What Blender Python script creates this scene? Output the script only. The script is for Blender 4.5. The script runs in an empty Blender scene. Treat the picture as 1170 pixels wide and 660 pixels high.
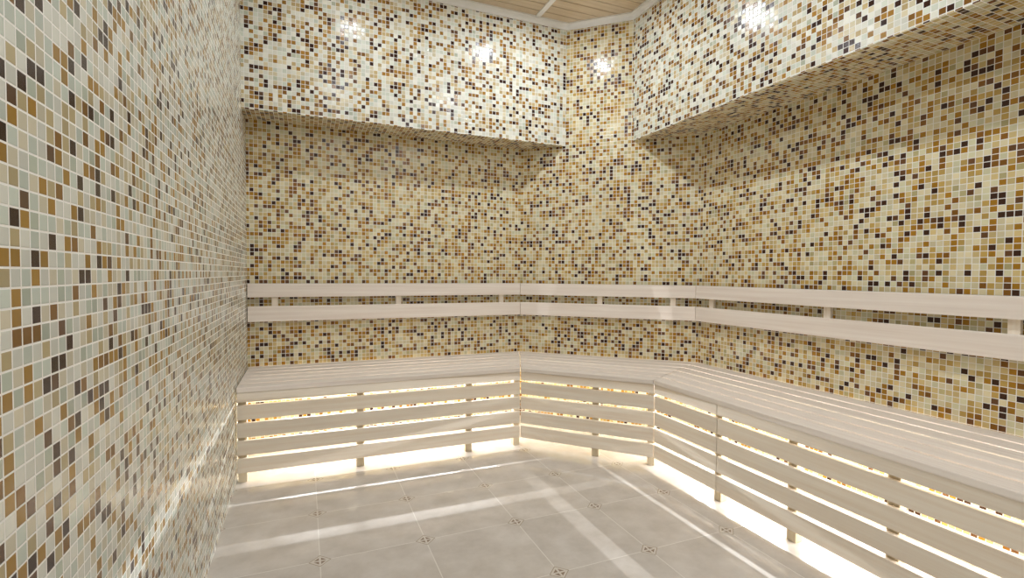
import bpy, bmesh, math, random
from mathutils import Vector, Matrix
random.seed(4)
# ---------------------------------------------------------------- room dimensions (metres)
XL,YB,XR,YF,XF=-.302,3.209,2.264,2.638,1.672
D1=(1.398,YB); D2=(XR,2.413); E1=(1.156,YF); E2=(XF,2.085)
SY,SX=2.992,1.958
S1=(D1[0]+(YB-SY)/(YB-D2[1])*(XR-D1[0]),SY); S2=(SX,YB+(SX-D1[0])/(XR-D1[0])*(D2[1]-YB))
ZS,ZF,ZC=.460,1.863,2.665; RZ=[(.857,.935),(.718,.806)]
YN=-1.1
C=bpy.context.scene.collection
# ---------------------------------------------------------------- node helpers
def lin(h):
    h=h.lstrip('#'); o=[]
    for i in (0,2,4):
        c=int(h[i:i+2],16)/255; o.append(c/12.92 if c<=.04045 else ((c+.055)/1.055)**2.4)
    return tuple(o)+(1,)
class NT:
    def __init__(s,name):
        s.m=bpy.data.materials.new(name); s.m.use_nodes=True; s.t=s.m.node_tree; s.b=s.t.nodes['Principled BSDF']
    def n(s,t,**k):
        x=s.t.nodes.new(t)
        for a,v in k.items(): setattr(x,a,v)
        return x
    def l(s,a,b): s.t.links.new(a,b)
    def put(s,sock,v):
        if isinstance(v,bpy.types.NodeSocket): s.l(v,sock)
        else: sock.default_value=v
    def M(s,op,a,b=0,c=0):
        x=s.n('ShaderNodeMath',operation=op); s.put(x.inputs[0],a); s.put(x.inputs[1],b); s.put(x.inputs[2],c); return x.outputs[0]
    def V(s,op,a,b=(0,0,0)):
        x=s.n('ShaderNodeVectorMath',operation=op); s.put(x.inputs[0],a); s.put(x.inputs[1],b); return x.outputs[0]
    def mix(s,f,a,b,mode='MIX'):
        x=s.n('ShaderNodeMix',data_type='RGBA',blend_type=mode); s.put(x.inputs[0],f); s.put(x.inputs[6],a); s.put(x.inputs[7],b); return x.outputs[2]
    def sep(s,v):
        x=s.n('ShaderNodeSeparateXYZ'); s.l(v,x.inputs[0]); return x.outputs
    def comb(s,a,b,c=0):
        x=s.n('ShaderNodeCombineXYZ'); s.put(x.inputs[0],a); s.put(x.inputs[1],b); s.put(x.inputs[2],c); return x.outputs[0]
    def ramp(s,f,stops,interp='LINEAR'):
        x=s.n('ShaderNodeValToRGB'); x.color_ramp.interpolation=interp; e=x.color_ramp.elements
        while len(e)<len(stops): e.new(.5)
        for el,(ps,c) in zip(e,stops): el.position=ps; el.color=c
        s.put(x.inputs[0],f); return x.outputs[0]
PITCH=.0228
WARM_LIT=[('#E2D5AE',.23),('#D9D3AE',.10),('#D6BE85',.18),('#C3A25A',.12),('#BEB281',.04),('#AA7B26',.13),('#895C22',.07),('#6D4A2D',.05),('#432A1C',.08)]  # recessed walls and undersides: warm bounce and shade painted into the tile colours
COOL_LIT=[('#D6D6CB',.26),('#C6CDC1',.15),('#CDC5AE',.16),('#B7A780',.11),('#B2B9A9',.06),('#9F7A37',.11),('#805C2D',.06),('#624936',.02),('#3A2821',.07)]  # left wall: same mosaic, cool light painted into the tile colours
SOFFIT_LIT=[('#E9E6D6',.26),('#DBDECD',.13),('#DDD0AE',.16),('#C9B180',.11),('#C0C3AC',.03),('#A87D38',.12),('#855D2B',.07),('#684B36',.03),('#3F281E',.09)]  # soffit fronts: same mosaic with the cooler upper light mixed into its colours
def mosaic(name,pal,spec=.3,tilt=.04,rough=.17):
    N=NT(name); uv=N.n('ShaderNodeUVMap').outputs[0]
    s=N.V('SCALE',uv); s.node.inputs[3].default_value=1/PITCH
    idx=N.V('FLOOR',s); fr=N.sep(N.V('FRACTION',s))
    ex=N.M('ABSOLUTE',N.M('SUBTRACT',fr[0],.5)); ey=N.M('ABSOLUTE',N.M('SUBTRACT',fr[1],.5))
    e=N.M('MAXIMUM',ex,ey); grout=N.M('GREATER_THAN',e,.443)
    wn=N.n('ShaderNodeTexWhiteNoise',noise_dimensions='3D'); N.l(N.V('ADD',idx,(3.7,8.2,1.3)),wn.inputs[0])
    wn2=N.n('ShaderNodeTexWhiteNoise',noise_dimensions='3D'); N.l(N.V('ADD',idx,(37.3,11.1,5)),wn2.inputs[0])
    st=[];a=0
    for c,w in pal: st.append((a,lin(c))); a+=w
    col=N.ramp(wn.outputs[0],st,'CONSTANT')
    var=N.M('MULTIPLY_ADD',wn2.outputs[0],.24,.82)
    col=N.mix(1.0,col,N.comb(var,var,var),'MULTIPLY')
    N.put(N.b.inputs['Base Color'],N.mix(grout,col,lin('#EFECE5')))
    N.put(N.b.inputs['Roughness'],N.M('MULTIPLY_ADD',grout,.4,rough)); N.b.inputs['Specular IOR Level'].default_value=spec
    g=N.n('ShaderNodeNewGeometry').outputs['Normal']
    j=N.V('SUBTRACT',wn2.outputs[1],(.5,.5,.5)); j2=N.V('SCALE',j); j2.node.inputs[3].default_value=tilt
    nn=N.V('NORMALIZE',N.V('ADD',g,j2))
    h=N.n('ShaderNodeMapRange',interpolation_type='SMOOTHSTEP'); N.l(e,h.inputs[0]); h.inputs[1].default_value=.39; h.inputs[2].default_value=.47; h.inputs[3].default_value=1; h.inputs[4].default_value=0
    bp=N.n('ShaderNodeBump'); bp.inputs['Strength'].default_value=.4; bp.inputs['Distance'].default_value=.0012
    N.l(h.outputs[0],bp.inputs['Height']); N.l(nn,bp.inputs['Normal']); N.l(bp.outputs[0],N.b.inputs['Normal'])
    return N.m
def wood(name,c1,c2,rough=.45):
    N=NT(name); uv=N.n('ShaderNodeUVMap').outputs[0]; s=N.sep(uv)
    k=N.M('FLOOR',N.M('MULTIPLY_ADD',s[1],.1,.5))
    wn=N.n('ShaderNodeTexWhiteNoise',noise_dimensions='1D'); N.l(k,wn.inputs['W'])
    off=N.M('MULTIPLY',wn.outputs[0],31)
    no=N.n('ShaderNodeTexNoise'); no.inputs['Scale'].default_value=1; no.inputs['Detail'].default_value=5
    N.l(N.comb(N.M('ADD',N.M('MULTIPLY',s[0],1.6),off),N.M('MULTIPLY',s[1],55),0),no.inputs[0])
    col=N.ramp(no.outputs[0],[(.3,lin(c1)),(.7,lin(c2))])
    var=N.M('MULTIPLY_ADD',wn.outputs[0],.12,.91)
    col=N.mix(1.0,col,N.comb(var,N.M('MULTIPLY',var,.995),N.M('MULTIPLY',var,.985)),'MULTIPLY')
    N.put(N.b.inputs['Base Color'],col); N.b.inputs['Roughness'].default_value=rough
    bp=N.n('ShaderNodeBump'); bp.inputs['Strength'].default_value=.1; bp.inputs['Distance'].default_value=.001
    N.l(no.outputs[0],bp.inputs['Height']); N.l(bp.outputs[0],N.b.inputs['Normal'])
    return N.m
def floor_mat():
    N=NT('floor_tiles'); P=N.n('ShaderNodeTexCoord').outputs['Object']; T=.37
    r=N.V('SCALE',N.V('SUBTRACT',P,(.045,1.455,0))); r.node.inputs[3].default_value=1/T
    fr=N.sep(N.V('FRACTION',r)); idx=N.V('FLOOR',r)
    dx=N.M('SUBTRACT',.5,N.M('ABSOLUTE',N.M('SUBTRACT',fr[0],.5))); dy=N.M('SUBTRACT',.5,N.M('ABSOLUTE',N.M('SUBTRACT',fr[1],.5)))
    mn=N.M('MINIMUM',dx,dy); grout=N.M('LESS_THAN',mn,.005)
    sm=N.M('ADD',dx,dy); ins=N.M('LESS_THAN',sm,.10); edge=N.M('MULTIPLY',ins,N.M('GREATER_THAN',sm,.09))
    cross=N.M('MULTIPLY',N.M('GREATER_THAN',mn,.010),N.M('LESS_THAN',sm,.065))
    wn=N.n('ShaderNodeTexWhiteNoise',noise_dimensions='3D'); N.l(idx,wn.inputs[0])
    no=N.n('ShaderNodeTexNoise'); no.inputs['Scale'].default_value=8; no.inputs['Detail'].default_value=9; no.inputs['Roughness'].default_value=.6; N.l(N.V('ADD',P,wn.outputs[1]),no.inputs[0])
    col=N.ramp(no.outputs[0],[(.3,lin('#BCB2A7')),(.5,lin('#C8BFB5')),(.7,lin('#D3CBC2'))])
    v=N.M('MULTIPLY_ADD',wn.outputs[0],.07,.95); col=N.mix(1.0,col,N.comb(v,v,v),'MULTIPLY')
    col=N.mix(grout,col,lin('#DCD6CD'))
    col=N.mix(ins,col,lin('#CFC6BA')); col=N.mix(edge,col,lin('#A0927F')); col=N.mix(cross,col,lin('#8F7D6C'))
    N.put(N.b.inputs['Base Color'],col); N.b.inputs['Roughness'].default_value=.14
    bp=N.n('ShaderNodeBump'); bp.inputs['Strength'].default_value=.4; bp.inputs['Distance'].default_value=.001
    N.l(N.M('SUBTRACT',1,grout),bp.inputs['Height']); N.l(bp.outputs[0],N.b.inputs['Normal'])
    return N.m
def plain(name,c,r):
    N=NT(name); no=N.n('ShaderNodeTexNoise'); no.inputs['Scale'].default_value=20
    N.put(N.b.inputs['Base Color'],N.ramp(no.outputs[0],[(.3,lin(c)),(.8,tuple(min(1,x*1.04) for x in lin(c)))])); N.b.inputs['Roughness'].default_value=r
    return N.m
MOS=mosaic('glass_mosaic_warm_lit',WARM_LIT); MOSL=mosaic('glass_mosaic_cool_lit',COOL_LIT,.22,.03,.2); MOSM=mosaic('glass_mosaic_soffit_lit',SOFFIT_LIT,.26)
WOOD=wood('pale_birch','#EADCD0','#F8EEE4'); FRONTW=wood('birch_warm_lit','#F2E2CE','#FDF3E4'); LEGW=wood('raw_pine','#D8C6A6','#E6D8BE',.6); CEILW=wood('ceiling_wood','#D2BC9E','#E2CFB4',.5)  # bench fronts: copy of the seat birch with a warmer light tint painted in
FLO=floor_mat(); WHITE=plain('white_plaster','#F2F0EC',.5)
# ---------------------------------------------------------------- mesh helpers
def link(name,bm,mat,parent=None,kind=None):
    me=bpy.data.meshes.new(name); bm.to_mesh(me); bm.free(); me.materials.append(mat)
    o=bpy.data.objects.new(name,me); C.objects.link(o)
    if parent:
        o.parent=parent; o.location=-Vector(parent.location)
    if kind: o['kind']=kind
    return o
def quadwall(bm,pts,udir,vdir=(0,0,1),uo=0):
    uvl=bm.loops.layers.uv.verify()
    f=bm.faces.new([bm.verts.new(p) for p in pts]); u=Vector(udir).normalized(); v=Vector(vdir).normalized()
    for lp in f.loops: lp[uvl].uv=(lp.vert.co.dot(u)+uo,lp.vert.co.dot(v))
    return f
def wall(name,a,b,z0,z1,uo,mat=None):
    bm=bmesh.new(); quadwall(bm,[(a[0],a[1],z0),(b[0],b[1],z0),(b[0],b[1],z1),(a[0],a[1],z1)],(b[0]-a[0],b[1]-a[1],0),uo=uo)
    return link(name,bm,mat or MOS,kind='structure')
kk=[0]
def prism(bm,pts,z0,z1,bev=.003):
    """plan quad pts (first edge = length direction) between z0 and z1, with soft edges and wood-grain UVs"""
    kk[0]+=1; t=bmesh.new()
    lo=[t.verts.new((x,y,z0)) for x,y in pts]; hi=[t.verts.new((x,y,z1)) for x,y in pts]; n=len(pts)
    t.faces.new(lo[::-1]); t.faces.new(hi)
    for i in range(n): t.faces.new((lo[i],lo[(i+1)%n],hi[(i+1)%n],hi[i]))
    bmesh.ops.recalc_face_normals(t,faces=t.faces[:])
    if bev: bmesh.ops.bevel(t,geom=t.edges[:],offset=bev,segments=2,affect='EDGES',profile=.6)
    d=Vector((pts[1][0]-pts[0][0],pts[1][1]-pts[0][1],0)).normalized(); nr=Vector((-d.y,d.x,0)); o=Vector((pts[0][0],pts[0][1],0))
    vert=(z1-z0)>4*max(.001,(Vector(pts[1])-Vector(pts[0])).length)
    uvl=t.loops.layers.uv.verify()
    for f in t.faces:
        for lp in f.loops:
            c=lp.vert.co-o
            lp[uvl].uv=(c.z,c.dot(d)+c.dot(nr)+10*kk[0]) if vert else (c.dot(d),c.z+c.dot(nr)+10*kk[0])
    me=bpy.data.meshes.new('tmp'); t.to_mesh(me); t.free(); bm.from_mesh(me); bpy.data.meshes.remove(me)
# ---------------------------------------------------------------- shell
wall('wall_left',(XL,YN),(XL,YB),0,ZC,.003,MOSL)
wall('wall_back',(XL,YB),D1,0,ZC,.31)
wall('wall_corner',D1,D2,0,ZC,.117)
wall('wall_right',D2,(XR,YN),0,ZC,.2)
wall('wall_front',(XR,YN),(XL,YN),0,ZC,.07,WHITE)  # unseen wall behind the camera, made white to bounce light onto the benches
def soffit(name,front,poly):
    bm=bmesh.new(); a,b=front
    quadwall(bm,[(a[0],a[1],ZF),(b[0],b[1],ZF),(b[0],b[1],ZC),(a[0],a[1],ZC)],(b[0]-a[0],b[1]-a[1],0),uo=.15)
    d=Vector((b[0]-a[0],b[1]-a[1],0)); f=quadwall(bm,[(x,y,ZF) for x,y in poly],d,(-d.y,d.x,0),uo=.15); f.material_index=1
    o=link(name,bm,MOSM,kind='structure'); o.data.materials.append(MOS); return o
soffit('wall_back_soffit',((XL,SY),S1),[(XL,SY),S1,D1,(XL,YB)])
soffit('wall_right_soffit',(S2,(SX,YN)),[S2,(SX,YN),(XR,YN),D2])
bm=bmesh.new(); bm.faces.new([bm.verts.new((x,y,0)) for x,y in ((XL,YN),(XR,YN),D2,D1,(XL,YB))]); link('floor',bm,FLO,kind='structure')
# ceiling: tongue-and-groove boards running across the room, in two fields either side of a batten
XB=1.40
def xmax(y): return SX if y<=S2[1] else S2[0]+(y-S2[1])*(S1[0]-S2[0])/(S1[1]-S2[1])
bm=bmesh.new(); w=.080; y=YN
while y<SY:
    y2=min(y+w-.006,SY)
    prism(bm,[(XL,y),(XB,y),(XB,y2),(XL,y2)],ZC,ZC+.015,.003)
    prism(bm,[(XB,y),(xmax(y),y),(xmax(y2),y2),(XB,y2)],ZC,ZC+.015,.003); y+=w
link('ceiling',bm,CEILW,kind='structure')
bm=bmesh.new(); prism(bm,[(XB-.016,YN),(XB-.016,SY),(XB+.016,SY),(XB+.016,YN)],ZC-.008,ZC+.002,.002); link('trim_2',bm,WHITE,kind='structure')
# white cornice
def cornice(name,poly,size=.036):
    bm=bmesh.new()
    prof=[(0,0),(0,-size),(.008,-size)]+[(.008+(size-.016)*(1-math.cos(a)),-size+.006+(size-.014)*math.sin(a)) for a in [i*math.pi/2/6 for i in range(7)]]+[(size,-.008),(size,0)]
    rings=[]; n=len(poly)
    for i in range(n):
        p=Vector(poly[i]); a=(p-Vector(poly[i-1])).normalized() if i>0 else None; b=(Vector(poly[i+1])-p).normalized() if i<n-1 else None
        na=Vector((a.y,-a.x)) if a else None; nb=Vector((b.y,-b.x)) if b else None
        if na and nb: m=(na+nb)/(1+na.dot(nb))
        else: m=na or nb
        rings.append([bm.verts.new((p.x+m.x*o,p.y+m.y*o,ZC+z)) for o,z in prof])
    for r,s in zip(rings,rings[1:]):
        for i in range(len(prof)): j=(i+1)%len(prof); bm.faces.new((r[i],r[j],s[j],s[i]))
    bmesh.ops.recalc_face_normals(bm,faces=bm.faces[:])
    return link(name,bm,WHITE,kind='structure')
cornice('trim_1',[(XL,YN),(XL,SY),S1,S2,(SX,YN)])
# ---------------------------------------------------------------- benches
SLATS=[(.3025,.3725),(.2180,.2880),(.1335,.2035),(.0490,.1190)]
def bench(name,label,F1,F2,B1,B2,legs,joints=()):
    F1,F2,B1,B2=map(Vector,(F1,F2,B1,B2)); L=(F2-F1).length
    d=(F2-F1).normalized(); nr=Vector((-d.y,d.x)); depth=abs((B1-F1).dot(nr))
    root=bpy.data.objects.new(name,None); C.objects.link(root); m=(F1+F2+B1+B2)/4; root.location=(m.x,m.y,0)
    root['label']=label; root['category']='bench'
    def Q(s,o,g=.0015):          # point at fraction s of the length, o metres behind the front line
        t=o/depth; a=F1+(B1-F1)*t; b=F2+(B2-F2)*t; e=(b-a).normalized()*g
        a=a+e; b=b-e; return tuple(a+(b-a)*s)
    # seat boards
    bm=bmesh.new(); nb=6; w=(depth-.006+.012)/nb
    for i in range(nb):
        o0=-.012+i*w; o1=o0+w-.014
        prism(bm,[Q(0,o0),Q(1,o0),Q(1,o1),Q(0,o1)],ZS-.026,ZS,.005)
    link('seat',bm,WOOD,root)
    cuts=[0]+list(joints)+[1]
    bm=bmesh.new()
    for c0,c1 in zip(cuts,cuts[1:]):
        e=.001/L; prism(bm,[Q(c0+e,-.004),Q(c1-e,-.004),Q(c1-e,.016),Q(c0+e,.016)],.387,ZS-.027)
    link('fascia',bm,FRONTW,root)
    for c0,c1 in zip(cuts,cuts[1:]):
        bm=bmesh.new(); e=.001/L
        for z0,z1 in SLATS: prism(bm,[Q(c0+e,0),Q(c1-e,0),Q(c1-e,.018),Q(c0+e,.018)],z0,z1)
        link('slat_panel',bm,FRONTW,root)
    for s in legs:
        bm=bmesh.new(); e=.019/L; s=min(max(s,e+.002),1-e-.002)
        a=Vector(Q(s,.019)); p=[a-d*.019,a+d*.019,a+d*.019+nr*.036,a-d*.019+nr*.036]
        prism(bm,[tuple(v) for v in p],0,ZS-.028,.002); link('leg',bm,LEGW,root)
        bm=bmesh.new(); b=a+nr*.037; p=[b-d*.016,b-d*.016+nr*(depth-.065),b+d*.016+nr*(depth-.065),b+d*.016]
        prism(bm,[tuple(v) for v in p],.405,ZS-.028,.002); link('bearer',bm,LEGW,root)
    return root
g=.003
BB0=(XL+g,YB-g); BB1=(D1[0]-g*.4,YB-g); BB2=(XR-g,D2[1]-g*.4)
yE=.15; YJ=1.66
bench('sauna_bench','pale slatted wooden bench along the back wall beside the left tiled wall',(XL+g,YF),E1,BB0,BB1,[0,(.258-XL)/(E1[0]-XL),(.842-XL)/(E1[0]-XL),1])
bench('sauna_bench','short angled wooden bench across the corner between the two longer benches',E1,E2,BB1,BB2,[.584,1])
LR=E2[1]-yE
bench('sauna_bench','long pale slatted wooden bench running along the right wall towards the viewer',E2,(XF,yE),BB2,(XR-g,yE),[(E2[1]-y)/LR for y in (YJ,1.298,.952,.6)]+[1],[(E2[1]-YJ)/LR])
# ---------------------------------------------------------------- backrests
def backrest(name,label,W1,W2,O1,O2,bat):
    W1,W2,O1,O2=map(Vector,(W1,W2,O1,O2)); d=(W2-W1).normalized(); nr=Vector((-d.y,d.x))
    th=abs((O1-W1).dot(nr)); root=bpy.data.objects.new(name,None); C.objects.link(root); m=(W1+W2)/2
    root.location=(m.x,m.y,RZ[1][0]); root['label']=label; root['category']='backrest'
    def Q(s,t,g=.001):
        a=W1+(O1-W1)*t; b=W2+(O2-W2)*t; e=(b-a).normalized()*g; a=a+e; b=b-e; return tuple(a+(b-a)*s)
    for z0,z1 in RZ:
        bm=bmesh.new(); prism(bm,[Q(0,1),Q(1,1),Q(1,.5),Q(0,.5)],z0,z1); link('rail',bm,WOOD,root)
    for s in bat:
        a=Vector(Q(s,.03)); bm=bmesh.new(); o=(-nr if (O1-W1).dot(nr)<0 else nr)*th*.46
        prism(bm,[tuple(a-d*.017),tuple(a+d*.017),tuple(a+d*.017+o),tuple(a-d*.017+o)],RZ[1][0]+.01,RZ[0][1]-.01,.002); link('batten',bm,FRONTW,root)
    return root
def inset(o):
    # wall polyline moved o metres into the room
    d=Vector((D2[0]-D1[0],D2[1]-D1[1])).normalized(); n1=Vector((0,-1)); n2=Vector((d.y,-d.x)); n3=Vector((-1,0))
    m1=(n1+n2)/(1+n1.dot(n2)); m2=(n2+n3)/(1+n2.dot(n3))
    return Vector((XL+.003,YB-o)),Vector(D1)+m1*o,Vector(D2)+m2*o,Vector((XR-o,yE))
w_=inset(.001); o_=inset(.044)
dl=lambda x:(x-XL)/(D1[0]-XL)
backrest('backrest','pale two-rail wooden backrest on the back wall next to the left wall',w_[0],w_[1],o_[0],o_[1],[dl(-.162),dl(.549),dl(1.25)])
backrest('backrest','short two-rail wooden backrest on the angled corner wall',w_[1],w_[2],o_[1],o_[2],[.479,.872])
LW=D2[1]-yE
backrest('backrest','long two-rail wooden backrest running along the right wall',w_[2],w_[3],o_[2],o_[3],[(D2[1]-y)/LW for y in (2.29,1.574,.911,.3)])
# ---------------------------------------------------------------- lights
def area(name,loc,direction,sx,sy,power,col,shape='RECTANGLE',xdir=None):
    l=bpy.data.lights.new(name,'AREA'); l.shape=shape; l.size=sx; l.size_y=sy; l.energy=power; l.color=col
    o=bpy.data.objects.new(name,l); C.objects.link(o); z=-Vector(direction).normalized()
    x=Vector(xdir) if xdir else Vector((1,0,0)); x=(x-z*x.dot(z)).normalized(); y=z.cross(x)
    M=Matrix((x,y,z)).transposed().to_4x4(); M.translation=Vector(loc); o.matrix_world=M; return o
for yy,pw in ((2.4,8.2),(1.3,7),(.2,5.6),(-.7,6.8)):  # last row, behind the camera, is added fill for the bench fronts
    for xx,k in ((.3,.62),(1.25,1.12)): area('downlight_and_fill',(xx,yy,ZC-.01),(0,0,-1),.12,.12,pw*k,(.87,.935,1),'DISK')
P=inset(.10)
for a,b,ps,fr in zip(P,P[1:],(11,.5,12.5),(.82,.95,.98)):
    dd=(b-a); L=dd.length; m=(a+b)/2; d3=Vector((dd.x,dd.y,0)).normalized(); nin=Vector((d3.y,-d3.x,0))
    area('under_bench_strip',(m.x,m.y,.366),nin+Vector((0,0,.05)),L*fr,.003,ps*L,(.92,.96,1),xdir=d3)
P=inset(.36)
for a,b in zip(P,P[1:]):
    dd=(b-a); L=dd.length; m=(a+b)/2; d3=Vector((dd.x,dd.y,0)).normalized(); nin=Vector((d3.y,-d3.x,0))
    area('under_bench_wash',(m.x,m.y,.38),-nin+Vector((0,0,-.3)),L*.92,.012,1.5*L,(.97,1,.70),xdir=d3)
w=bpy.data.worlds.new('World'); bpy.context.scene.world=w; w.use_nodes=True
w.node_tree.nodes['Background'].inputs[0].default_value=(.8,.85,.9,1); w.node_tree.nodes['Background'].inputs[1].default_value=.1
# ---------------------------------------------------------------- camera
f,yaw,pi_,ro=569.64,.3947,.0301,.0068
fw=Vector((math.sin(yaw)*math.cos(pi_),math.cos(yaw)*math.cos(pi_),-math.sin(pi_))); r0=Vector((math.cos(yaw),-math.sin(yaw),0)); u0=r0.cross(fw)
r=math.cos(ro)*r0+math.sin(ro)*u0; u=r.cross(fw)
cam=bpy.data.cameras.new('camera'); cam.sensor_width=36; cam.lens=36*f/1170; cam.clip_start=.01
co=bpy.data.objects.new('camera',cam); C.objects.link(co); M=Matrix((r,u,-fw)).transposed().to_4x4(); M.translation=(0,0,1); co.matrix_world=M
bpy.context.scene.camera=co
vs=bpy.context.scene.view_settings; vs.view_transform='Standard'; vs.exposure=-.06
